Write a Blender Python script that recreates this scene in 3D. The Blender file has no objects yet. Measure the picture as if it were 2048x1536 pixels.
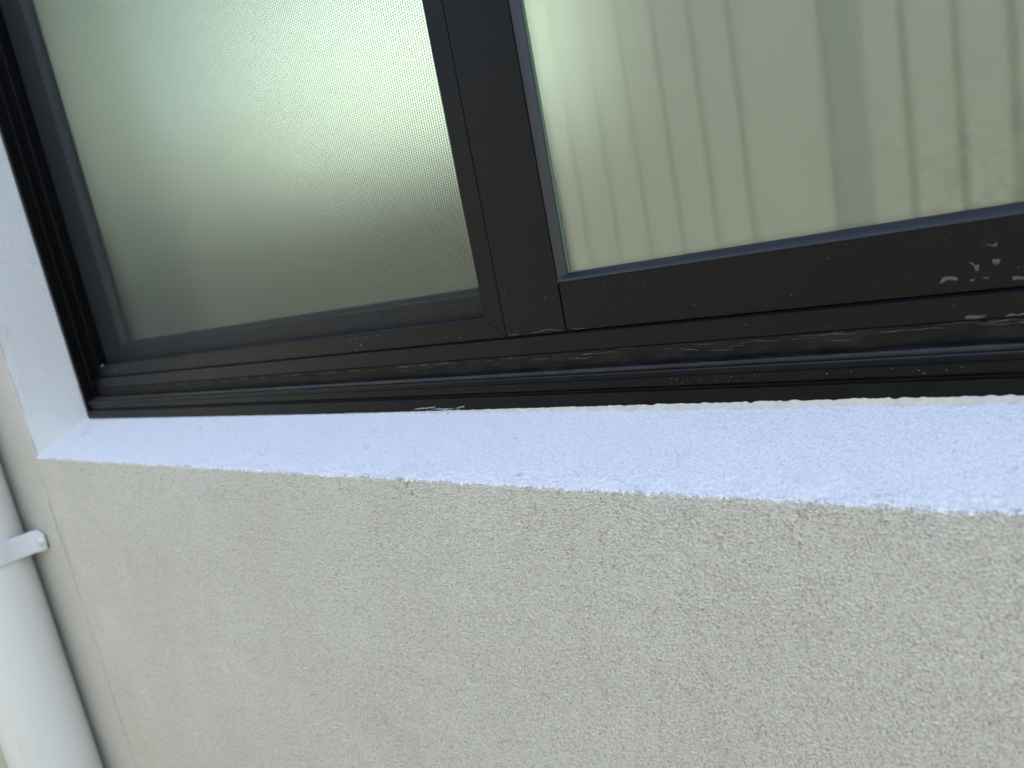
import bpy, bmesh, math, random
import numpy as np
from mathutils import Matrix, Vector

# ------------------------------------------------------------------ camera / world / light
SC = bpy.context.scene
COL = SC.collection
ZO = 1.15                       # height of the sill's front edge above the ground
MM = 0.001
rng = np.random.default_rng(7)
random.seed(7)

cam_d = bpy.data.cameras.new('camera')
cam = bpy.data.objects.new('camera', cam_d)
COL.objects.link(cam)
R = ((0.79948233, 0.5709872, -0.18655193),
     (-0.03862677, -0.26105232, -0.96455153),
     (-0.59944639, 0.7783478, -0.18665132))
rx, ry, rz = Vector(R[0]), -Vector(R[1]), -Vector(R[2])
cam.matrix_world = Matrix(((rx.x, ry.x, rz.x, 0.85104), (rx.y, ry.y, rz.y, -0.27895),
                           (rx.z, ry.z, rz.z, 0.12175 + ZO), (0, 0, 0, 1)))
cam_d.sensor_width = 36.0
cam_d.lens = 1432.57 / 2048 * 36.0
cam_d.clip_start = 0.01
cam_d.clip_end = 3000
cam_d.dof.use_dof = True
cam_d.dof.focus_distance = 0.385
cam_d.dof.aperture_fstop = 8.5
SC.camera = cam

SUN_EL, SUN_AZ = 48.0, 50.0      # sun stands behind the house (over +Y): this side is in open shade
w = bpy.data.worlds.new('World'); SC.world = w; w.use_nodes = True
nt = w.node_tree
sky = nt.nodes.new('ShaderNodeTexSky')
sky.sky_type = 'NISHITA'; sky.sun_disc = False
sky.sun_elevation = math.radians(SUN_EL); sky.sun_rotation = math.radians(SUN_AZ)
sky.air_density = 1.0; sky.dust_density = 2.6; sky.ozone_density = 1.0
bg = nt.nodes['Background']; bg.inputs['Strength'].default_value = 0.13
nt.links.new(sky.outputs[0], bg.inputs['Color'])

sun_d = bpy.data.lights.new('sun', 'SUN'); sun = bpy.data.objects.new('sun', sun_d); COL.objects.link(sun)
sun_d.energy = 3.0; sun_d.angle = math.radians(0.5); sun_d.color = (1.0, 0.95, 0.87)
e, a = math.radians(SUN_EL), math.radians(SUN_AZ)
to_sun = Vector((math.sin(a) * math.cos(e), math.cos(a) * math.cos(e), math.sin(e)))
sun.rotation_euler = to_sun.to_track_quat('Z', 'Y').to_euler()
sun.location = (0, 6, 9)

SC.view_settings.view_transform = 'Standard'
SC.view_settings.look = 'None'
SC.view_settings.gamma = 1.0
SC.view_settings.use_curve_mapping = False
SC.view_settings.exposure = 2.32
SC.cycles.use_denoising = True
SC.cycles.max_bounces = 8
SC.cycles.transmission_bounces = 6
SC.cycles.diffuse_bounces = 4
SC.cycles.glossy_bounces = 3
SC.cycles.caustics_reflective = False
SC.cycles.caustics_refractive = False

# ------------------------------------------------------------------ helpers
def setp(o, label=None, cat=None, group=None, kind=None):
    if label: o['label'] = label
    if cat: o['category'] = cat
    if group: o['group'] = group
    if kind: o['kind'] = kind
    return o

def thing(name, base, label, cat, group=None, kind=None):
    o = bpy.data.objects.new(name, None); COL.objects.link(o)
    o.empty_display_size = 0.1
    o.location = (base[0], base[1], base[2] + ZO)
    o['base'] = base
    return setp(o, label, cat, group, kind)

def absbase(o):
    p = Vector((0, 0, 0))
    while o is not None:
        p += o.location; o = o.parent
    return p

def link(name, me, mat, parent=None, kind=None, label=None):
    """mesh coordinates are metres from the sill's front left corner"""
    o = bpy.data.objects.new(name, me); COL.objects.link(o)
    if mat is not None: me.materials.append(mat)
    base = absbase(parent) if parent else Vector((0, 0, 0))
    if parent: o.parent = parent
    o.location = Vector((0, 0, ZO)) - base
    return setp(o, label=label, kind=kind)

def mesh_np(name, V, F, smooth=True):
    """V (n,3) array, F (m,k) array of equal polygons"""
    V = np.asarray(V, np.float32); F = np.asarray(F, np.int32)
    me = bpy.data.meshes.new(name)
    m, k = F.shape
    me.vertices.add(len(V)); me.vertices.foreach_set('co', V.ravel())
    me.loops.add(m * k); me.loops.foreach_set('vertex_index', F.ravel())
    me.polygons.add(m)
    me.polygons.foreach_set('loop_start', np.arange(0, m * k, k, dtype=np.int32))
    me.polygons.foreach_set('loop_total', np.full(m, k, np.int32))
    me.polygons.foreach_set('use_smooth', np.full(m, smooth, bool))
    me.update(calc_edges=True); me.validate()
    return me

def grid_faces(nr, nc, flip=False):
    i = np.arange(nr - 1)[:, None] * nc + np.arange(nc - 1)[None, :]
    F = np.stack([i, i + 1, i + nc + 1, i + nc], -1).reshape(-1, 4)
    return F[:, ::-1] if flip else F

def bm_mesh(name, bm, smooth=False):
    bmesh.ops.recalc_face_normals(bm, faces=bm.faces)
    me = bpy.data.meshes.new(name); bm.to_mesh(me); bm.free()
    if smooth:
        for p in me.polygons: p.use_smooth = True
    return me

def prism_xz(name, poly, y0, y1, bev=0.5, seg=2):
    """polygon in the x-z plane (mm) extruded from y0 to y1 (mm), edges eased"""
    bm = bmesh.new()
    a = [bm.verts.new((x * MM, y0 * MM, z * MM)) for x, z in poly]
    b = [bm.verts.new((x * MM, y1 * MM, z * MM)) for x, z in poly]
    bm.faces.new(a); bm.faces.new(b[::-1])
    n = len(poly)
    for i in range(n): bm.faces.new((a[i], b[i], b[(i + 1) % n], a[(i + 1) % n]))
    if bev: bmesh.ops.bevel(bm, geom=bm.edges[:], offset=bev * MM, segments=seg, affect='EDGES', profile=0.5)
    return bm_mesh(name, bm)

def box(name, x0, x1, y0, y1, z0, z1, bev=0.5, seg=2):
    return prism_xz(name, [(x0, z0), (x1, z0), (x1, z1), (x0, z1)], y0, y1, bev, seg)

def sweep_x(name, prof, x0, x1, close=False, smooth=False, n=1):
    """profile of (y,z) mm swept along x"""
    P = np.array(prof, float) * MM
    if close: P = np.vstack([P, P[:1]])
    xs = np.linspace(x0, x1, n + 1) * MM
    V = np.array([[(x, p[0], p[1]) for p in P] for x in xs]).reshape(-1, 3)
    return mesh_np(name, V, grid_faces(len(xs), len(P), True), smooth)

def sweep_z(name, prof, z0, z1, close=False, smooth=False):
    """profile of (x,y) mm swept along z"""
    P = np.array(prof, float) * MM
    if close: P = np.vstack([P, P[:1]])
    V = np.array([[(p[0], p[1], z * MM) for p in P] for z in (z0, z1)]).reshape(-1, 3)
    return mesh_np(name, V, grid_faces(2, len(P)), smooth)

def blur_noise(shape, step, lam, seed):
    """band-limited gaussian noise, wavelength about lam (same unit as step)"""
    r = np.random.default_rng(seed).standard_normal(shape)
    fy = np.fft.fftfreq(shape[0], step)[:, None]; fx = np.fft.fftfreq(shape[1], step)[None, :]
    f = np.hypot(fx, fy); f0 = 1.0 / lam
    H = np.exp(-((f - f0) / (0.45 * f0)) ** 2)
    n = np.fft.ifft2(np.fft.fft2(r) * H).real
    return n / n.std()

def noise1(n, seed, smooth):
    r = np.random.default_rng(seed).standard_normal(n + 8 * smooth)
    k = np.hanning(2 * smooth + 1); k /= k.sum()
    v = np.convolve(r, k, 'same')[4 * smooth:4 * smooth + n]
    return v / (v.std() + 1e-9)

# ------------------------------------------------------------------ materials
class NT:
    def __init__(s, name):
        s.m = bpy.data.materials.new(name); s.m.use_nodes = True
        s.t = s.m.node_tree; s.b = s.t.nodes['Principled BSDF']; s.out = s.t.nodes['Material Output']
    def n(s, typ, **kw):
        x = s.t.nodes.new(typ)
        for k, v in kw.items():
            if k in x.inputs.keys(): x.inputs[k].default_value = v
            else: setattr(x, k, v)
        return x
    def l(s, a, b): s.t.links.new(a, b)
    def coords(s, scale=(1, 1, 1)):
        g = s.n('ShaderNodeNewGeometry'); m = s.n('ShaderNodeMapping'); m.inputs['Scale'].default_value = scale
        s.l(g.outputs['Position'], m.inputs['Vector']); return m.outputs[0]
    def noise(s, scale, detail=4, rough=0.55, vec=None, dist=0.0):
        x = s.n('ShaderNodeTexNoise'); x.inputs['Scale'].default_value = scale
        x.inputs['Detail'].default_value = detail; x.inputs['Roughness'].default_value = rough
        x.inputs['Distortion'].default_value = dist
        s.l(vec if vec else s.coords(), x.inputs['Vector']); return x.outputs['Fac']
    def ramp(s, fac, stops):
        r = s.n('ShaderNodeValToRGB')
        while len(r.color_ramp.elements) < len(stops): r.color_ramp.elements.new(0.5)
        for el, (p, c) in zip(r.color_ramp.elements, stops):
            el.position = p; el.color = tuple(c) + (1,) if len(c) == 3 else c
        s.l(fac, r.inputs['Fac']); return r.outputs['Color']
    def mix(s, fac, a, b):
        x = s.n('ShaderNodeMix', data_type='RGBA')
        for v, i in ((fac, 0), (a, 6), (b, 7)):
            if hasattr(v, 'is_output'): s.l(v, x.inputs[i])
            else: x.inputs[i].default_value = v if i == 0 else tuple(v) + (1,)
        return x.outputs[2]
    def math(s, op, a, b=0.0, c=None, clamp=False):
        x = s.n('ShaderNodeMath', operation=op); x.use_clamp = clamp
        for i, v in enumerate((a, b) if c is None else (a, b, c)):
            if hasattr(v, 'is_output'): s.l(v, x.inputs[i])
            else: x.inputs[i].default_value = v
        return x.outputs[0]
    def bump(s, h, dist, strength=1.0):
        x = s.n('ShaderNodeBump'); x.inputs['Distance'].default_value = dist; x.inputs['Strength'].default_value = strength
        s.l(h, x.inputs['Height']); s.l(x.outputs[0], s.b.inputs['Normal'])
    def set(s, **kw):
        for k, v in kw.items():
            k = k.replace('_', ' ')
            if hasattr(v, 'is_output'): s.l(v, s.b.inputs[k])
            else: s.b.inputs[k].default_value = v
        return s

def simple(name, col, rough=0.5, spec=0.5):
    t = NT(name); t.set(Base_Color=tuple(col) + (1,), Roughness=rough, Specular_IOR_Level=spec); return t.m

WALL_C = (0.605, 0.575, 0.52)
WHITE_C = (0.85, 0.84, 0.82)

def render_material(name, fine_bump):
    """sponge-textured cement render: cream coat on the wall, white coat on sill and reveal"""
    t = NT(name)
    pos = t.coords()
    sep = t.n('ShaderNodeSeparateXYZ'); t.l(pos, sep.inputs[0])
    x, y, z = sep.outputs
    # white coat where y > edge(x): the brush line wanders about the arris
    k = 0.85 if fine_bump else 0.22
    wob = t.math('MULTIPLY', t.math('SUBTRACT', t.noise(70, 2), 0.5), 0.005 * k)
    fine = t.math('MULTIPLY', t.math('SUBTRACT', t.noise(480, 2), 0.5), 0.006 * k)
    if fine_bump:   # along the sill the coat stops about the front arris
        d = t.math('ADD', t.math('SUBTRACT', z, ZO - 0.0006), t.math('ADD', wob, fine))
    else:           # on the reveal it stops at the vertical corner
        d = t.math('SUBTRACT', y, t.math('ADD', t.math('ADD', wob, fine), 0.0022))
    white = t.math('MULTIPLY', d, 2500.0, clamp=True)
    blot = t.noise(9, 3, 0.6)
    cream = t.mix(t.math('MULTIPLY_ADD', blot, 2.4, -0.8, clamp=True),
                  (WALL_C[0] * 0.93, WALL_C[1] * 0.93, WALL_C[2] * 0.90), (WALL_C[0] * 1.03, WALL_C[1] * 1.03, WALL_C[2] * 1.05))
    # shade of the grain pits painted as dark specks, pale ones between
    relief_shade = t.noise(760, 1, 0.6)
    cream = t.mix(t.math('MULTIPLY_ADD', relief_shade, 9.0, -5.0, clamp=True), cream, t.mix(0.5, cream, (0.30, 0.27, 0.22)))
    cream = t.mix(t.math('MULTIPLY_ADD', relief_shade, -9.0, 3.9, clamp=True), cream, t.mix(0.5, cream, (0.74, 0.71, 0.66)))
    # rusty-brown dust specks, thicker just under the arris
    near = t.math('MULTIPLY_ADD', t.math('SUBTRACT', z, ZO), 26.0, 1.0, clamp=True)
    sp = t.math('MULTIPLY_ADD', t.noise(260, 2, 0.7), 9.0, -4.9, clamp=True)
    sp2 = t.math('MULTIPLY_ADD', t.noise(45, 2, 0.6), 6.0, -3.0, clamp=True)
    amt = t.math('MULTIPLY', t.math('MULTIPLY', sp, sp2), t.math('MULTIPLY_ADD', near, 0.5, 0.2))
    cream = t.mix(amt, cream, (0.27, 0.20, 0.11))
    wsp = t.math('MULTIPLY_ADD', t.noise(330, 2, 0.75), 12.0, -8.3, clamp=True)
    wbl = t.math('MULTIPLY_ADD', t.noise(14, 2, 0.6), 2.0, -0.6, clamp=True)
    wh = t.mix(wbl, (WHITE_C[0] * .96, WHITE_C[1] * .96, WHITE_C[2] * .965), WHITE_C)
    wh = t.mix(t.math('MULTIPLY_ADD', relief_shade, 8.0, -4.6, clamp=True), wh, t.mix(0.4, wh, (0.46, 0.47, 0.49)))  # painted pit shade again, fainter on the white coat
    wh = t.mix(t.math('MULTIPLY', wsp, 0.6), wh, (0.32, 0.33, 0.36))
    dm = t.math('MULTIPLY', t.math('MULTIPLY_ADD', t.noise(33, 3, 0.65), 10.0, -6.4, clamp=True), t.math('MULTIPLY_ADD', t.noise(420, 2, 0.7, vec=t.coords((0.4, 1, 1))), 9.0, -4.4, clamp=True))
    wh = t.mix(t.math('MULTIPLY', dm, 0.6), wh, (0.34, 0.33, 0.32))
    t.set(Base_Color=t.mix(white, cream, wh), Roughness=0.78, Specular_IOR_Level=0.3)
    if fine_bump: t.bump(t.noise(1300, 2), 0.00035, 0.8)
    else: t.bump(t.noise(560, 3), 0.0018, 0.9)
    return t.m

M = {}
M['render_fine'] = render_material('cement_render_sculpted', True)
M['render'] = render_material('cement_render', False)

def powder(name, base=(0.0024, 0.0022, 0.0025), rough=0.33, dust=0.0, spec=0.17):
    t = NT(name)
    n = t.noise(35, 5, 0.6); f = t.noise(2600, 2)
    col = t.mix(n, tuple(c * 0.8 for c in base), tuple(c * 1.2 for c in base))
    sp = t.math('MULTIPLY_ADD', t.noise(420, 3, 0.8), 14.0, -10.4, clamp=True)
    col = t.mix(t.math('MULTIPLY', sp, 0.22), col, (0.35, 0.33, 0.30))
    if dust:
        du = t.math('MULTIPLY_ADD', t.noise(160, 6, 0.75, vec=t.coords((0.35, 1, 1))), 3.0, -1.35, clamp=True)
        col = t.mix(t.math('MULTIPLY', du, dust), col, (0.23, 0.21, 0.18))
    scr = t.math('MULTIPLY_ADD', n, 0.22, rough - 0.11)
    t.set(Base_Color=col, Roughness=scr, Specular_IOR_Level=spec)
    t.bump(f, 0.00006, 0.5)
    return t.m
M['frame'] = powder('dark_bronze_powder_coat')
M['track'] = powder('dusty_bronze_powder_coat', base=(0.003, 0.003, 0.0035), rough=0.34, dust=0.03, spec=0.12)
M['polished'] = powder('worn_bronze_bead', rough=0.26, spec=0.65)
M['ledge'] = powder('dusty_bronze_ledge', rough=0.36, dust=0.12, spec=0.5)
M['dirty'] = powder('dirty_bronze_powder_coat', base=(0.008, 0.0075, 0.0065), rough=0.6, dust=0.10)
M['rubber'] = simple('black_glazing_rubber', (0.012, 0.0135, 0.018), 0.42)
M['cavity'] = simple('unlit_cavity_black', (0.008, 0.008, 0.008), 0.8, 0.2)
M['mesh'] = simple('charcoal_fibreglass_thread', (0.055, 0.056, 0.06), 0.45, 0.5)
M['speck'] = simple('white_paint_speck', (0.8, 0.8, 0.82), 0.6)
M['residue'] = simple('dry_cream_residue', (0.36, 0.32, 0.22), 0.7)
M['film'] = simple('pale_water_film', (0.035, 0.042, 0.048), 0.2, 0.6)  # pale tone stands in for reflections in the water film

t = NT('cream_sealant')
c = t.mix(t.noise(220, 4, 0.7), (0.50, 0.45, 0.37), (0.72, 0.67, 0.58)); t.set(Base_Color=c, Roughness=0.65)
t.bump(t.noise(700, 3), 0.0006); M['sealant'] = t.m

def glass(name, col, tint, coat_rough, frost, body, smudge):
    """etched glass: glossy face over a body that partly scatters, partly passes blurred light"""
    t = NT(name)
    c = t.mix(t.noise(7, 2), tuple(x * 0.96 for x in col), tuple(x * 1.04 for x in col))
    if smudge:
        sep = t.n('ShaderNodeSeparateXYZ'); t.l(t.coords(), sep.inputs[0])
        nx = t.math('MULTIPLY_ADD', sep.outputs[0], 14.0, -10.6, clamp=True)
        nz = t.math('MULTIPLY_ADD', t.math('SUBTRACT', sep.outputs[2], ZO), -16.0, 2.7, clamp=True)
        b1 = t.math('MULTIPLY_ADD', t.noise(70, 5, 0.62, dist=0.6), 5.0, -2.4, clamp=True)
        c = t.mix(t.math('MULTIPLY', t.math('MULTIPLY', nx, nz), t.math('MULTIPLY', b1, 0.5)), c, (0.36, 0.33, 0.29))
        s2 = t.math('MULTIPLY_ADD', t.noise(240, 3, 0.8), 16.0, -12.2, clamp=True)
        c = t.mix(t.math('MULTIPLY', s2, 0.35), c, (0.05, 0.06, 0.05))
    df = t.n('ShaderNodeBsdfDiffuse'); t.l(c, df.inputs['Color'])
    rf = t.n('ShaderNodeBsdfRefraction'); rf.inputs['Color'].default_value = tuple(tint) + (1,)
    rf.inputs['IOR'].default_value = 1.45; rf.inputs['Roughness'].default_value = frost
    bd = t.n('ShaderNodeMixShader'); bd.inputs[0].default_value = body
    t.l(df.outputs[0], bd.inputs[1]); t.l(rf.outputs[0], bd.inputs[2])
    t.l(bd.outputs[0], t.out.inputs['Surface'])
    return t.m
def clear_glass(name, rough, ior):
    t = NT(name)
    tp = t.n('ShaderNodeBsdfTransparent'); tp.inputs['Color'].default_value = (0.95, 1.0, 0.95, 1)
    gl = t.n('ShaderNodeBsdfGlossy'); gl.inputs['Color'].default_value = (1, 1, 1, 1); gl.inputs['Roughness'].default_value = rough
    fr = t.n('ShaderNodeFresnel'); fr.inputs['IOR'].default_value = ior
    mx = t.n('ShaderNodeMixShader'); t.l(fr.outputs[0], mx.inputs[0]); t.l(tp.outputs[0], mx.inputs[1]); t.l(gl.outputs[0], mx.inputs[2])
    t.l(mx.outputs[0], t.out.inputs['Surface'])
    return t.m
M['glass_face'] = clear_glass('polished_glass', 0.05, 1.8)
M['glass_face_sliding'] = clear_glass('polished_glass_hazy', 0.14, 1.65)
M['frost_fixed'] = glass('acid_etch_fixed', (0.80, 0.835, 0.775), (0.92, 1.0, 0.90), 0.05, 0.50, 0.33, True)
M['frost_slide'] = glass('acid_etch_sliding', (0.42, 0.435, 0.385), (0.955, 1.0, 0.94), 0.12, 0.46, 0.70, False)
t = NT('glowing_frosted_glass')
tr = t.n('ShaderNodeBsdfTranslucent'); tr.inputs['Color'].default_value = (0.75, 0.78, 0.75, 1); t.l(tr.outputs[0], t.out.inputs['Surface']); M['glow_glass'] = t.m
M['plaster'] = simple('interior_plaster', (0.62, 0.60, 0.55), 0.9, 0.2)
M['glass_edge'] = simple('green_glass_edge', (0.05, 0.11, 0.07), 0.15)

t = NT('pipe_paint')
c = t.mix(t.noise(6, 5, 0.6), (0.69, 0.68, 0.66), (0.74, 0.73, 0.71))
st = t.math('MULTIPLY_ADD', t.noise(18, 5, 0.7, vec=t.coords((1, 1, 0.25))), 6.0, -3.7, clamp=True)
c = t.mix(t.math('MULTIPLY', st, 0.35), c, (0.36, 0.33, 0.27))
t.set(Base_Color=c, Roughness=0.38); t.bump(t.noise(300, 3), 0.0001, 0.4); M['pipe'] = t.m
t = NT('clip_paint'); c = t.mix(t.noise(80, 4), (0.60, 0.61, 0.63), (0.70, 0.71, 0.73)); t.set(Base_Color=c, Roughness=0.4); M['clip'] = t.m
M['fence'] = simple('pale_green_sheet_steel', (0.42, 0.43, 0.38), 0.5)
M['post'] = simple('grey_green_sheet_steel', (0.19, 0.22, 0.22), 0.5)
t = NT('lawn'); c = t.mix(t.noise(30, 6, 0.7), (0.05, 0.09, 0.025), (0.10, 0.15, 0.05)); t.set(Base_Color=c, Roughness=0.9); M['lawn'] = t.m

# ------------------------------------------------------------------ dimensions (mm from the sill's front left corner)
D = 60.2            # depth from wall face to window frame face
YS = D + 15         # face of fixed light and insect screen
W = 1250.0          # opening width
H = 960.0           # opening height

# ------------------------------------------------------------------ ground and house wall
gm = mesh_np('ground', [(-60, -60, -ZO), (60, -60, -ZO), (60, 60, -ZO), (-60, 60, -ZO)], [(0, 1, 2, 3)], False)
g = link('ground', gm, M['lawn'], kind='structure')

wall = thing('house_wall', (0, 0, -ZO), 'cream cement-rendered house wall with white-painted sill and reveal', 'wall')

# sculpted sill + wall face below it: one skin swept over the rounded arris
def arris_profile():
    slope = 23.9 / 60.2
    pts = []
    y1 = D + 4
    r = 3.0
    ang = math.atan(slope)
    # tangent points of the arris arc between sloping sill and wall face
    L = r * math.tan((math.pi / 2 - ang) / 2)
    ty, tz = L * math.cos(ang), L * math.sin(ang)
    n = int((y1 - ty) / 0.6)
    for i in range(n + 1):
        yy = y1 + (ty - y1) * i / n
        pts.append((yy, yy * slope))
    cy, cz = r, -L
    a0 = math.pi / 2 + ang; a1 = math.pi
    for i in range(1, 9):
        a_ = a0 + (a1 - a0) * i / 8
        pts.append((cy + r * math.cos(a_), cz + r * math.sin(a_)))
    z = pts[-1][1]; stp = 0.5
    while z > -460:
        z -= stp; stp += 0.0015 * stp; pts.append((0.0, z))
    while z > -ZO * 1000 + 60:
        z -= 60; pts.append((0.0, z))
    pts.append((0.0, -ZO * 1000))
    return np.array(pts)
P = arris_profile()
T = np.gradient(P, axis=0); T /= np.linalg.norm(T, axis=1)[:, None]
Nrm = np.stack([T[:, 1], -T[:, 0]], 1)            # outward in (y,z)
S = np.concatenate([[0], np.cumsum(np.linalg.norm(np.diff(P, axis=0), axis=1))])
xs = [-4.0]; 
while xs[-1] < 930: xs.append(xs[-1] + 1.1 - 0.66 * max(0, xs[-1]) / 930)
xs = np.array(xs + list(np.arange(931, W + 2.5, 0.85)) + [W + 3])
ST = 0.3
tex_s = (int(560 / ST), int(1270 / ST))
g1 = blur_noise(tex_s, ST, 1.45, 1); g2 = blur_noise(tex_s, ST, 4.5, 2); g3 = blur_noise(tex_s, ST, 26, 3); g4 = blur_noise(tex_s, ST, 0.8, 4)
grain = -np.maximum(0, -(g1 * 0.9 + 0.4 * g4) - 0.1) ** 1.1 * 0.70 + np.tanh(g1) * 0.16 + 0.04 * g2 + 0.04 * g3
def samp(Tx, s, x):
    u = np.clip(s / ST, 0, tex_s[0] - 1.001); v = np.clip((x + 5) / ST, 0, tex_s[1] - 1.001)
    i = u.astype(int); j = v.astype(int); fu = (u - i)[:, None]; fv = (v - j)[None, :]
    g = lambda a, b: Tx[np.ix_(a, b)]
    return g(i, j) * (1 - fu) * (1 - fv) + g(i + 1, j) * fu * (1 - fv) + g(i, j + 1) * (1 - fu) * fv + g(i + 1, j + 1) * fu * fv
hgt = samp(grain, S, xs)
# brushed-on white coat fills much of the grain on the sill
onsill = np.clip((P[:, 0] - 1.0) / 3.0, 0, 1)
amp = 1.0 - 0.5 * onsill
amp *= np.clip((520 - S) / 80, 0, 1)
hgt = hgt * amp[:, None]
hgt += (samp(g2, S, xs) * 0.10 + samp(g3, S, xs) * 0.2) * np.exp(-((S - 63) / 6) ** 2)[:, None]   # chipped, wandering arris
edge = np.clip((xs + 4.0) / 1.2, 0, 1)
V = np.zeros((len(P), len(xs), 3))
V[:, :, 0] = xs[None, :]
V[:, :, 1] = P[:, 0][:, None] + Nrm[:, 0][:, None] * hgt
V[:, :, 2] = P[:, 1][:, None] + Nrm[:, 1][:, None] * hgt
V[:, :, 1] += ((1 - edge) ** 2 * 1.4)[None, :]
# the sill beds into the left reveal: small cove in the corner
cove = np.clip(1 - np.maximum(xs, 0) / 5.0, 0, 1) ** 2 * 2.0
V[:, :, 2] += cove[None, :] * onsill[:, None]
V *= MM
# left of the opening the skin is only the wall face (x<0): drop sill verts there onto the reveal line
Vm = V.copy()
neg = xs < 0
Vm[:, neg, 0] = np.where((P[:, 0] > 3)[:, None], 0.0, Vm[:, neg, 0])
ksp = int(np.argmax((P[:, 1] < -6) & (P[:, 0] == 0.0)))
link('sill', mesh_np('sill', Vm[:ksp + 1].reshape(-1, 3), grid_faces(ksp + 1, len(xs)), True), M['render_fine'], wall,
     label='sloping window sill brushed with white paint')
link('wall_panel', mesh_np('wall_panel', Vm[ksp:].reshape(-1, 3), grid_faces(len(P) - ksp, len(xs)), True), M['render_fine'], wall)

# wall left of the opening: face, rounded corner, reveal
def corner_prof(x0, yend, r=2.5):
    p = [(x0, 0), (-400, 0), (-120, 0), (-40, 0), (-20, 0), (-10, 0)]
    for i in range(7):
        a_ = math.pi / 2 * i / 6
        p.append((-r + r * math.sin(a_), r - r * math.cos(a_)))
    for yy in (8, 16, 30, 45, yend): p.append((0, yy))
    return p
pr = np.array(corner_prof(-3000, D + 70)) 
zz = np.concatenate([[-1.5], np.arange(0, 420, 2.0), np.array([500, 700, H + 1])])
wob = noise1(len(zz), 11, 3) * 0.25 + noise1(len(zz), 12, 12) * 0.4
Vl = np.zeros((len(zz), len(pr), 3))
cw = np.exp(-(np.hypot(pr[:, 0] + 0.7, pr[:, 1] - 0.7) / 4) ** 2)
Vl[:, :, 0] = pr[None, :, 0] + wob[:, None] * cw[None, :]; Vl[:, :, 1] = pr[None, :, 1] - wob[:, None] * cw[None, :] * 0.6; Vl[:, :, 2] = zz[:, None]
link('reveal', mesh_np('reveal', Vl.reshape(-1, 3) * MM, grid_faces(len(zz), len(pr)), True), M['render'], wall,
     label='left window reveal painted white, its corner meeting the cream wall')
# wall left of the hairline joint, below the sill line
pl = [(-3000, 0), (-400, 0), (-120, 0), (-40, 0), (-12, 0), (-7, 0), (-6.1, 0.15), (-5.7, 0.6), (-5.6, 12.0), (-3.6, 12.0)]
zl = np.concatenate([[-ZO * 1000], np.arange(-560, -1.4, 2.2), [-1.5]])
pl = np.array(pl); Vj = np.zeros((len(zl), len(pl), 3))
jw = noise1(len(zl), 21, 2) * 0.22 + noise1(len(zl), 22, 20) * 0.3
Vj[:, :, 0] = pl[None, :, 0] + np.where(pl[:, 0] > -7, 1, 0)[None, :] * jw[:, None]; Vj[:, :, 1] = pl[None, :, 1]; Vj[:, :, 2] = zl[:, None]
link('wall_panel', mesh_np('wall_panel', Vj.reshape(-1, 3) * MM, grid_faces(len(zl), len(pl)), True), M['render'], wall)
# wall above and right of the opening, right reveal, head
def quadm(name, vs): return mesh_np(name, np.array(vs) * MM, [(0, 1, 2, 3)], False)
WT = 500 + H
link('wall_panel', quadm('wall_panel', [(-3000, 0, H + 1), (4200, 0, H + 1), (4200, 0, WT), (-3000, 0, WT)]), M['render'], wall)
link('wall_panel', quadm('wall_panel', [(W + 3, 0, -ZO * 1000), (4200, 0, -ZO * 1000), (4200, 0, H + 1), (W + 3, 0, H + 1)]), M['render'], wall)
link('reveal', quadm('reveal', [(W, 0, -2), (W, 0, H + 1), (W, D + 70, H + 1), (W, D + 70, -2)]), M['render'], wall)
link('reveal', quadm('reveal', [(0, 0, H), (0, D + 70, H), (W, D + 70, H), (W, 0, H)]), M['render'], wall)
# room behind the window; far window added, placed and sized to backlight the panes
HX, FYR, EX0, EX1, EZ0, EZ1, CE = -3000, 2200, -2900, -60, 440, 1200, 1290
bm = bmesh.new()
def bq(*vs): bm.faces.new([bm.verts.new((x * MM, y * MM, z * MM)) for x, y, z in vs])
for x0, x1, z0, z1 in ((HX, EX0, -1150, WT), (EX1, 4200, -1150, WT), (EX0, EX1, -1150, EZ0), (EX0, EX1, EZ1, WT)):
    bq((x0, FYR, z0), (x0, FYR, z1), (x1, FYR, z1), (x1, FYR, z0))
bq((4200, 0.5, -1150), (4200, FYR, -1150), (4200, FYR, WT), (4200, 0.5, WT))
bq((HX, 0.5, -1150), (HX, 0.5, WT), (HX, FYR, WT), (HX, FYR, -1150))
bq((HX, 0.5, WT), (HX, FYR, WT), (4200, FYR, WT), (4200, 0.5, WT))
bq((HX, 140, CE), (HX, FYR, CE), (4200, FYR, CE), (4200, 140, CE))
bq((HX, 140, -1140), (4200, 140, -1140), (4200, FYR, -1140), (HX, FYR, -1140))
link('house_body', bm_mesh('house_body', bm), M['plaster'], wall)
ew = thing('backlight_window', ((EX0 + EX1) / 2 * MM, FYR * MM, EZ0 * MM), 'unseen frosted window added across the room to make the left pane glow', 'window')
link('pane', box('pane', EX0, EX1, FYR, FYR + 6, EZ0, EZ1, 0), M['glow_glass'], ew)
for x0, x1, z0, z1 in ((EX0, EX1, EZ0 - 40, EZ0), (EX0, EX1, EZ1, EZ1 + 40), (EX0 - 40, EX0, EZ0 - 40, EZ1 + 40), (EX1, EX1 + 40, EZ0 - 40, EZ1 + 40)):
    link('frame', box('frame', x0, x1, FYR - 20, FYR + 30, z0, z1, 1), M['clip'], ew)

# ------------------------------------------------------------------ window frame with the fixed light
win = thing('window', (0, D * MM, 0.0239), 'dark bronze aluminium window frame holding the fixed frosted pane on the right', 'window')
def part(name, me, mat, parent=win, kind=None, label=None): return link(name, me, M[mat], parent, kind, label)

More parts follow.
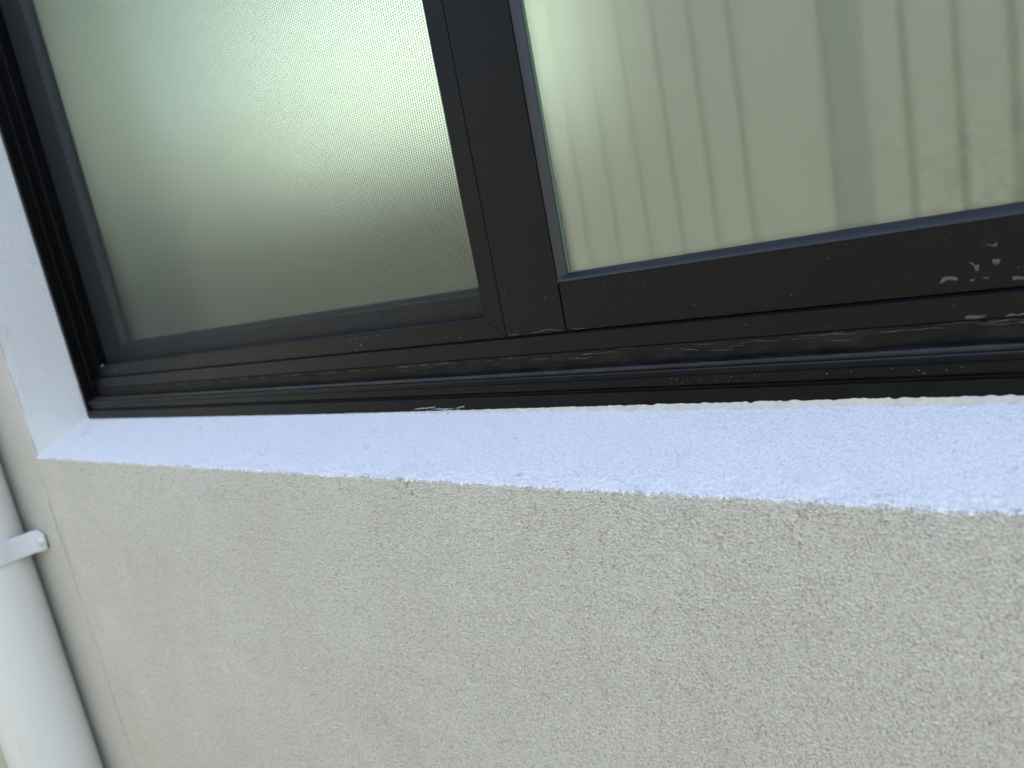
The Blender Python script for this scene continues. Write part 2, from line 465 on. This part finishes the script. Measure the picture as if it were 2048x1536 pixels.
# bottom track: stepped extrusion, front to back
prof = [(D, 14), (D, 31.9), (D + .25, 32.5), (D + .7, 32.8), (D + 1.5, 32.7), (D + 1.9, 31.6), (D + 3.2, 31.4), (D + 3.4, 33.6),
        (D + 2.7, 34.2), (D + 2.4, 35.0), (D + 2.5, 39.4), (D + 2.2, 40.0), (D + 1.5, 40.4), (D + 1.4, 42.2), (D + 1.65, 43.0)]
bead = [(D + 1.65, 43.0), (D + 2.1, 43.5), (D + 2.8, 43.8), (D + 3.5, 43.6), (D + 4.0, 43.0), (D + 4.2, 42.4), (D + 5.6, 42.2)]
ledge = [(D + 5.6, 42.2), (D + 5.8, 44.9), (D + 6.3, 45.6), (D + 7.2, 45.8), (D + 13.6, 46.3)]
part('track_bead', sweep_x('track_bead', bead, 6, W - 6, smooth=True), 'polished')
part('track_ledge', sweep_x('track_ledge', ledge, 6, W - 6), 'ledge')
part('sill_track', sweep_x('sill_track', prof, 6, W - 6), 'track')
prof = [(D + 13.6, 46.0), (D + 13.5, 47.0), (D + 12.6, 54.9), (D + 12.2, 55.3)]
part('weather_groove', sweep_x('weather_groove', prof, 11, W - 11), 'dirty', label='grimy groove under the sash, crusted with dry residue')
prof = [(D + 12.2, 55.25), (D + 11.5, 55.4), (D + 11.2, 55.9), (D + 11.2, 65.5), (D + 11.5, 66.1), (D + 12.2, 66.4), (D + 13.3, 66.3), (D + 13.6, 65.6), (D + 13.6, 52), (D + 60, 52), (D + 60, 46), (D + 13.7, 46)]
part('track_upstand', sweep_x('track_upstand', prof, 7, W - 7), 'frame')
# jambs and head
jp = [(0.2, D), (5.0, D), (5.5, D + .5), (5.5, D + 9.5), (4.6, D + 10.1), (4.6, D + 11.2), (5.2, D + 11.8), (5.2, D + 30), (7.5, D + 31), (7.5, D + 68), (0.2, D + 68)]
part('jamb', sweep_z('jamb', jp, 21, H - 1, True), 'frame')
part('jamb', sweep_z('jamb', [(W - x, y) for x, y in jp][::-1], 21, H - 1, True), 'frame')
part('head', box('head', 5.6, W - 5.6, D, D + 68, H - 30, H - 0.5), 'frame')

part('rail_leak_stop', box('rail_leak_stop', 8, W - 8, D + 16, D + 24, 52.3, 66.45, 0.3), 'cavity')  # added black strip, stops room light leaking under the rail
part('stile_leak_stop', box('stile_leak_stop', 598, 610, D + 32.2, D + 33.8, 60, H - 40, 0), 'cavity')  # added black strip, stops room light leaking between the stiles
# fixed light on the right
X0, X1, X2 = 581.3, 624.9, 625.7
Zt = H - 32
part('stile', prism_xz('stile', [(X0, 66.6), (X1, 66.6), (X1, Zt), (X0, Zt)], YS, YS + 17, 0.45), 'frame', label='wide meeting stile between insect screen and fixed pane')
part('bottom_rail', box('bottom_rail', X2, W - 40, YS + .1, YS + 22, 66.9, 95.8, 0.5), 'frame')
part('stile', box('stile', W - 39.6, W - 6, YS, YS + 22, 66.6, Zt, 0.45), 'frame')
part('top_rail', box('top_rail', X2, W - 40, YS + .1, YS + 22, Zt - 34, Zt, 0.5), 'frame')
GY = YS + 5.2
# rubber glazing wedges
gp = [(YS + 6.5, 95.2), (YS + .9, 95.4), (YS + .35, 96.0), (YS + .5, 96.9), (YS + 1.5, 98.0), (YS + 3.4, 99.3), (YS + 4.9, 100.4), (YS + 6.5, 100.5)]
gas = part('gasket', sweep_x('gasket', gp, X1 + 1.6, W - 41, smooth=True), 'rubber')
gv = [(X1 - .5, YS + 6.5), (X1 - .1, YS + .8), (X1 + .7, YS + .45), (X1 + 1.9, YS + 1.2), (X1 + 4.0, YS + 3.3), (X1 + 5.6, YS + 4.9), (X1 + 5.8, YS + 6.5)]
part('gasket', sweep_z('gasket', gv, 96.6, Zt - 34, smooth=True), 'rubber')
part('gasket', sweep_z('gasket', [(W - 39.6 - (x - X1), y) for x, y in gv][::-1], 96, Zt - 34, smooth=True), 'rubber')
# the bottom wedge's cut end curls out of the corner
bm = bmesh.new()
ring = []
for k in range(7):
    f = k / 6
    cx, cz, cyy = X1 + 2.4 - 2.6 * f, 97.6 - 1.9 * f * f, YS + 2.2 - 1.2 * f
    rr = 2.1 * (1 - 0.45 * f)
    ring.append([bm.verts.new(((cx + 0.3 * math.sin(3 * k)) * MM, (cyy + rr * .8 * math.cos(q * math.pi / 4)) * MM, (cz + rr * math.sin(q * math.pi / 4)) * MM)) for q in range(8)])
for k in range(6):
    for q in range(8): bm.faces.new((ring[k][q], ring[k][(q + 1) % 8], ring[k + 1][(q + 1) % 8], ring[k + 1][q]))
bm.faces.new(ring[0]); bm.faces.new(ring[-1][::-1])
part('gasket_end', bm_mesh('gasket_end', bm, True), 'rubber', gas)
pane = part('pane', box('pane', X1 + 1, W - 40, GY, GY + 5, 94, Zt - 30, 0), 'glass_face', label='frosted green-grey pane mirroring the ribbed fence opposite')
part('frosted_layer', quadm('frosted_layer', [(X1 + 1.5, GY + 4.6, 94.5), (W - 40.5, GY + 4.6, 94.5), (W - 40.5, GY + 4.6, Zt - 30.5), (X1 + 1.5, GY + 4.6, Zt - 30.5)]), 'frost_fixed', pane)
part('pane_edge', box('pane_edge', X1 + 4.6, X1 + 7.0, GY - .35, GY - .05, 100, Zt - 33, 0), 'glass_edge', pane)

# ------------------------------------------------------------------ sliding sash behind the screen
sash = thing('sliding_sash', (0.0, (D + 34) * MM, 0.05), 'sliding sash with frosted green glass behind the insect screen', 'window sash')
SY = D + 34
part('stile', box('stile', 7.8, 48, SY, SY + 22, 52.4, Zt, 0.5), 'frame', sash)
part('stile', box('stile', 570, 612, SY, SY + 22, 55, Zt, 0.5), 'frame', sash)
part('bottom_rail', box('bottom_rail', 48.3, 569.7, SY, SY + 22, 52.4, 94.2, 0.5), 'frame', sash)
part('top_rail', box('top_rail', 48.3, 569.7, SY, SY + 22, Zt - 34, Zt, 0.5), 'frame', sash)
gp2 = [(SY + 7, 93.4), (SY + 1, 93.6), (SY + .5, 94.6), (SY + 1.3, 96.0), (SY + 5, 98.9), (SY + 7, 99.0)]
part('gasket', sweep_x('gasket', gp2, 46, 572, smooth=True), 'rubber', sash)
gv2 = [(47.4, SY + 7), (47.8, SY + 1), (48.8, SY + .6), (50, SY + 1.4), (52.6, SY + 5), (52.8, SY + 7)]
part('gasket', sweep_z('gasket', gv2, 95, Zt - 34, smooth=True), 'rubber', sash)
spane = part('pane', box('pane', 46, 572, SY + 6, SY + 11, 92, Zt - 32, 0), 'glass_face_sliding', sash)
part('frosted_layer', quadm('frosted_layer', [(46.5, SY + 10.6, 92.5), (571.5, SY + 10.6, 92.5), (571.5, SY + 10.6, Zt - 32.5), (46.5, SY + 10.6, Zt - 32.5)]), 'frost_slide', spane)
part('pane_edge', box('pane_edge', 51.5, 54.5, SY + 5.7, SY + 5.95, 98, Zt - 34, 0), 'glass_edge', spane)

# ------------------------------------------------------------------ insect screen
scr = thing('insect_screen', (0.0, YS * MM, 0.0667), 'charcoal insect screen in a slim bronze frame on the left half of the window', 'insect screen')
xl0, xl1, xr0, xr1, zb0, zb1, zt1 = 6.6, 24.5, 566.6, X0 - .35, 66.7, 79.5, Zt
zt0 = zt1 - 14
part('frame_rail', prism_xz('frame_rail', [(xl0, zb0), (xr1, zb0), (xr0, zb1), (xl1, zb1)], YS, YS + 4, 0.35), 'frame', scr)
part('frame_rail', prism_xz('frame_rail', [(xl1, zt0), (xr0, zt0), (xr1, zt1), (xl0, zt1)], YS, YS + 4, 0.35), 'frame', scr)
part('frame_stile', prism_xz('frame_stile', [(xr0 + .08, zb1), (xr1, zb0 + .1), (xr1, zt1), (xr0 + .08, zt0)], YS, YS + 9, 0.35), 'frame', scr)
part('frame_stile', prism_xz('frame_stile', [(xl0, zb0 + .1), (xl1, zb1), (xl1, zt0), (xl0, zt1)], YS, YS + 9.5, 0.35), 'frame', scr)
# stepped inner lip with the spline that clamps the mesh
lp = [(YS + 3.9, 79.2), (YS + 4.4, 78.6), (YS + 5.4, 78.6), (YS + 5.7, 79.3), (YS + 6.6, 79.4), (YS + 6.9, 78.7), (YS + 8.4, 78.7), (YS + 8.8, 79.5), (YS + 10.4, 79.6), (YS + 10.6, 77), (YS + 10.6, 66)]
part('spline', sweep_x('spline', lp, xl1 - 1, xr0 + .5), 'rubber', scr)
# woven mesh: every thread is real
MY = YS + 10.8
px_, pz_ = 1.95, 1.62
tw = 0.27
def sag(x, z):
    u = (x - xl1) / (xr0 - xl1); v = (z - zb1) / (zt0 - zb1)
    return 3.2 * np.sin(np.pi * np.clip(u, 0, 1)) * np.sin(np.pi * np.clip(v, 0, 1)) + 0.5 * np.sin(u * 9 + v * 4)
Vs, Fs = [], []; base = 0
def thread(xa, za, xb, zb, n, ph):
    global base
    f = np.linspace(0, 1, n + 1)
    x = xa + (xb - xa) * f; z = za + (zb - za) * f
    # fabric distortion: threads wander a little
    dxw = 0.55 * np.sin(z * 0.018 + 1.3) + 0.35 * np.sin(x * 0.013 + z * 0.02)
    dzw = 0.9 * np.sin(x * 0.011) + 0.45 * np.sin(x * 0.03 + z * 0.009) - 3.5 * np.exp(-(x - xl1) / 60.0) * np.clip((z - 90) / 200, 0, 1)
    y = MY + sag(x, z) + ph
    x = x + dxw * 0.6; z = z + dzw
    h = tw / 2
    if abs(xb - xa) > abs(zb - za): off = [(0, -h, -h * .6), (0, -h, h * .6), (0, h, h * .6), (0, h, -h * .6)]
    else: off = [(-h * .8, -h, 0), (h * .8, -h, 0), (h * .8, h, 0), (-h * .8, h, 0)]
    P_ = np.stack([x, y, z], 1)
    v = (P_[:, None, :] + np.array(off)[None]).reshape(-1, 3)
    i = np.arange(n)[:, None] * 4; q = np.arange(4)[None, :]
    a_ = base + i + q; b_ = base + i + (q + 1) % 4
    Fs.append(np.stack([a_, b_, b_ + 4, a_ + 4], -1).reshape(-1, 4)); Vs.append(v); base += len(v)
xx = np.arange(xl1 - .6, xr0 + .6, px_)
for x in xx: thread(x, 77.5, x, zt0 + 1, 30, 0.12)
zz_ = np.arange(78.4, zt0 + .8, pz_)
for z in zz_: thread(xl1 - .8, z, xr0 + .7, z, 24, -0.12)
part('screen_mesh', mesh_np('screen_mesh', np.vstack(Vs) * MM, np.vstack(Fs), False), 'mesh', scr, kind='stuff')

# ------------------------------------------------------------------ downpipe with clip
pipe = thing('downpipe', (-0.107, -0.044, -ZO), 'off-white painted round downpipe fixed to the wall left of the window', 'downpipe')
def tube(name, cx, cy, r, z0, z1, a0=0, a1=2 * math.pi, n=72, thick=0.0):
    an = np.linspace(a0, a1, n + 1)
    outer = [(cx + r * math.cos(q), cy + r * math.sin(q)) for q in an]
    return sweep_z(name, outer, z0, z1, smooth=True)
PX, PY, PR = -107.0, -44.0, 42.0
part('pipe_body', tube('pipe_body', PX, PY, PR, -ZO * 1000, WT - 100), 'pipe', pipe)
clip = None
def strap(zc, hw=12.5):
    r = PR + 1.3; pts = []
    pts.append((PX + 67, -0.4)); pts.append((PX + 67, -2.6)); pts.append((PX + 50, -2.8))
    path = [(PX + 66, -1.6), (PX + 52, -1.6), (PX + 47.5, -3.2), (PX + 44.6, -7.5), (PX + r + .4, -16)]
    for k in range(0, 41):
        q = math.radians(20 - 220 * k / 40)
        path.append((PX + r * math.cos(q), PY + r * math.sin(q)))
    path += [(PX - r - .4, -16), (PX - 44.6, -7.5), (PX - 47.5, -3.2), (PX - 52, -1.6), (PX - 66, -1.6)]
    Pp = np.array(path); Tg = np.gradient(Pp, axis=0); Tg /= np.linalg.norm(Tg, axis=1)[:, None]
    Nn = np.stack([-Tg[:, 1], Tg[:, 0]], 1)
    th = 1.5
    rows = []
    for (s_, zo) in ((0, -hw), (-1, -hw), (-1, -hw + 1), (-1, hw - 1), (-1, hw), (0, hw)):
        zr = np.full(len(Pp), zc + zo)
        # rounded tab ends
        dend = np.minimum(np.arange(len(Pp)), np.arange(len(Pp))[::-1])
        rows.append(np.stack([Pp[:, 0] + Nn[:, 0] * s_ * -th, Pp[:, 1] + Nn[:, 1] * s_ * -th, np.where(dend == 0, zc + zo * 0.6, zr)], 1))
    Vv = np.array(rows)
    return mesh_np('strap', Vv.reshape(-1, 3) * MM, grid_faces(len(rows), len(Pp), True), True)
clip = part('clip', strap(-98), 'clip', pipe, label='pale metal saddle clip round the pipe')
def bolt(cx, zc):
    bm = bmesh.new(); ringp = [(6.6, -1.0), (6.6, -2.6), (6.2, -3.0), (5.1, -3.05), (5.0, -6.0), (4.4, -7.0), (2.5, -7.6), (0.01, -7.7)]
    vs = [[bm.verts.new(((cx + r * math.cos(q * math.pi / 8)) * MM, y * MM, (zc + r * math.sin(q * math.pi / 8)) * MM)) for q in range(16)] for r, y in ringp]
    for k in range(len(vs) - 1):
        for q in range(16): bm.faces.new((vs[k][q], vs[k][(q + 1) % 16], vs[k + 1][(q + 1) % 16], vs[k + 1][q]))
    return bm_mesh('bolt', bm, True)
part('bolt', bolt(PX + 57, -97), 'clip', clip)
part('bolt', bolt(PX - 57, -97), 'clip', clip)

# ------------------------------------------------------------------ fence across the side passage (seen mirrored in the panes)
FY = -1400.0
FT = 800.0
fence = thing('side_fence', (0, FY * MM, -ZO), 'pale ribbed sheet-steel fence across the passage, mirrored in the window panes', 'fence')
def sheet(x0, x1, ribs):
    pr = [(x0, FY)]
    for r in ribs:
        pr += [(r - 9, FY), (r - 4, FY - 22), (r + 6, FY - 22), (r + 11, FY)]
    pr.append((x1, FY))
    return sweep_z('fence_sheet', pr[::-1], -ZO * 1000 + 30, FT)
posts = [482 - 2350 * k for k in range(4)] + [482 + 2350]
for p in posts:
    part('fence_sheet', sheet(p + 74, p + 2350 - 2, [p + 74 + 72 + 95 * k for k in range(int(2150 / 95))]), 'fence', fence)
    part('fence_post', box('fence_post', p, p + 72, FY - 40, FY + 12, -ZO * 1000, FT + 6, 2), 'post', fence)
for p in posts:
    part('fence_cap', box('fence_cap', p + 74, p + 2348, FY - 24, FY + 14, FT + .5, FT + 34, 2), 'fence', fence)

# ------------------------------------------------------------------ small stuff: sealant, residue, specks, water drips
xs_ = np.linspace(430, W - 8, 1100)
grow = np.clip((xs_ - 470) / 260, 0, 1)
up = 0.25 + 1.5 * grow + 0.2 * noise1(len(xs_), 31, 3) * (0.4 + grow * .6) + 0.35 * np.maximum(0, noise1(len(xs_), 33, 2) - 1.9)
outw = 0.8 + 1.5 * grow + 0.5 * noise1(len(xs_), 32, 6)
rows = []
slope = 23.9 / 60.2
for (fy, fz) in ((0.0, 1.0), (0.18, 0.72), (0.55, 0.3), (1.0, -0.02)):
    yy = D - 0.06 - np.maximum(outw, .2) * fy
    rows.append(np.stack([xs_, yy, yy * slope + 0.05 + np.maximum(up, .05) * fz + (fy == 1) * -0.25], 1))
Vv = np.array(rows)
seal = setp(link('sealant_bead', mesh_np('sealant_bead', Vv.reshape(-1, 3) * MM, grid_faces(4, len(xs_)), True), M['sealant'], win), None, None)

def ribbons(name, items, mat, parent):
    """thin crusty shreds: each item = (list of (x,z) mm, y, width)"""
    Vv, Ff = [], []; b = 0
    for pts, yf, wd in items:
        n = len(pts)
        for i, (x, z) in enumerate(pts):
            wv = wd * (0.25 + 0.75 * math.sin(math.pi * (i + .3) / n)) * random.uniform(.5, 1.3)
            y = yf(z)
            Vv += [(x, y - .05, z - wv / 2), (x, y - .32, z), (x, y - .05, z + wv / 2)]
        for i in range(n - 1):
            o = b + i * 3
            Ff += [(o, o + 3, o + 4, o + 1), (o + 1, o + 4, o + 5, o + 2)]
        b += n * 3
    return part(name, mesh_np(name, np.array(Vv) * MM, Ff, False), mat, parent, kind='stuff')
gy = lambda z: D + 13.5 - (z - 47) * 0.9 / 7.9
items = []
for _ in range(75):
    x = random.uniform(180, 846); zc = random.choice((54.3, 54.0, 53.0, 52.8, 50.6)) + random.gauss(0, .28)
    zc = min(max(zc, 48.5), 54.5)
    n = random.randint(4, 16); pts = []; zw = zc
    for i in range(n):
        pts.append((x, zw)); x += random.uniform(.6, 1.7); zw = min(max(zw + random.gauss(0, .16), 48), 54.7)
    items.append((pts, gy, random.uniform(.07, .24)))
ribbons('dry_residue', items, 'residue', win)
items = []
for x0, x1 in ((583, 592), (600, 622), (630, 640)):
    pts = []; x = x0; z = 68.2
    while x < x1: pts.append((x, z)); x += random.uniform(.5, 1.2); z = min(max(z + random.gauss(0, .18), 67.6), 69.2)
    items.append((pts, lambda z: YS + .05, .22))
ribbons('dry_residue', items, 'residue', win)

items = []
for x0, x1, z in ((503, 516, 25.9), (512, 524, 26.4), (519, 540, 25.6), (541, 549, 26.0)):
    pts = []; x = x0
    while x < x1: pts.append((x, z)); x += random.uniform(.5, 1.3); z += random.gauss(0, .13)
    items.append((pts, lambda z: D + .03, .42))
ribbons('paint_smear', items, 'speck', win)

def specks(name, pts, parent):
    Vv, Ff = [], []; b = 0
    for x, y, z, r in pts:
        k = 6
        for q in range(k):
            rr = r * random.uniform(.4, 0.95); Vv.append((x + rr * math.cos(q * 2 * math.pi / k), y, z + rr * math.sin(q * 2 * math.pi / k)))
        Vv.append((x, y - r * .5, z))
        for q in range(k): Ff.append((b + q, b + (q + 1) % k, b + k))
        b += k + 1
    return part(name, mesh_np(name, np.array(Vv) * MM, Ff, True), 'speck', parent, kind='stuff')
sp = []
for _ in range(60): sp.append((random.uniform(590, 846), YS + .02, random.uniform(68, 94), random.uniform(.1, .24)) if random.random() < .4 else (random.uniform(583, 624), YS - .02, random.uniform(68, 110), random.uniform(.08, .18)))
for _ in range(70): sp.append((random.uniform(150, 846), D + 2.38, random.uniform(35.4, 39), random.uniform(.1, .26)))
for _ in range(26): sp.append((random.uniform(150, 846), D + 11.15, random.uniform(57, 65), random.uniform(.1, .22)))
specks('paint_specks', sp, win)
sp = [(36, YS - .1, 79.4, 1.1), (62, YS - .05, 73, .6), (30, YS - .1, 76.5, .7)] + [(random.uniform(380, 566), YS - .02, random.uniform(68, 78.5), random.uniform(.12, .3)) for _ in range(22)]
sp += [(random.uniform(40, 560), MY - .3, random.uniform(85, 320), random.uniform(.2, .45)) for _ in range(16)]
specks('paint_specks', sp, scr)

drips = {
 'A': [(815.4, 72.1), (816.5, 74.2), (817.8, 74.5), (819.3, 74.5), (821.2, 74.0), (822.1, 72.5), (820.4, 72.5), (818.6, 73.1), (817.1, 72.8), (816.1, 71.8)],
 'B': [(826.3, 79.7), (827.5, 79.0), (828.6, 77.9), (829.5, 78.2), (829.7, 76.7), (829.2, 75.4), (828.2, 75.5), (828.1, 77.3), (827.4, 78.1)],
 'C': [(834.3, 79.3), (835.1, 79.5), (836.9, 79.2), (836.9, 77.8), (835.9, 76.9), (834.7, 77.3)],
 'D': [(832.6, 86.1), (834.9, 85.6), (836.3, 86.1), (836.1, 84.5), (835.1, 84.5), (833.7, 85.2)],
 'E': [(840.9, 71.4), (842.2, 71.6), (844.6, 71.0), (846.1, 70.5), (845.7, 69.7), (842.1, 69.8), (841.0, 70.0)],
 'F': [(830.4, 72.4), (831.9, 72.5), (833.0, 72.0), (831.8, 71.8)],
 'G': [(826.2, 71.8), (827.1, 72.4), (828.0, 71.8), (827.2, 71.2)],
 'H': [(824.1, 57.2), (825.3, 57.8), (830.1, 57.3), (831.5, 57.5), (830.6, 56.5), (828.2, 55.8), (824.3, 56.3)],
 'K': [(837.9, 56.3), (839.9, 57.2), (841.6, 56.7), (844.1, 57.0), (844.0, 55.9), (841.5, 56.0), (838.7, 55.9)]}
for k, poly in drips.items():
    y = D + 11.18 if k in 'HK' else YS + .08
    pts = np.array(poly)
    # resample smooth outline
    n = len(pts); fine = []
    for i in range(n):
        p0, p1, p2, p3 = pts[i - 1], pts[i], pts[(i + 1) % n], pts[(i + 2) % n]
        for f in (0, .33, .66):
            fine.append(0.5 * (2 * p1 + (p2 - p0) * f + (2 * p0 - 5 * p1 + 4 * p2 - p3) * f * f + (3 * p1 - p0 - 3 * p2 + p3) * f ** 3))
    fine = np.array(fine); c0 = fine.mean(0); m = len(fine)
    R0 = np.column_stack([fine[:, 0], np.full(m, y - .02), fine[:, 1]])
    mid = c0 + (fine - c0) * .72; R1 = np.column_stack([mid[:, 0], np.full(m, y - .34), mid[:, 1] - .05])
    R2 = np.array([[c0[0], y - .40, c0[1]]])
    Vv = np.vstack([R0, R1, R2]); F4 = []
    me = bpy.data.meshes.new('water_drip')
    fs = [(i, (i + 1) % m, m + (i + 1) % m, m + i) for i in range(m)] + [(m + i, m + (i + 1) % m, 2 * m) for i in range(m)]
    me.from_pydata((Vv * MM).tolist(), [], fs)
    for p_ in me.polygons: p_.use_smooth = True
    me.update()
    part('water_drip', me, 'film', win)
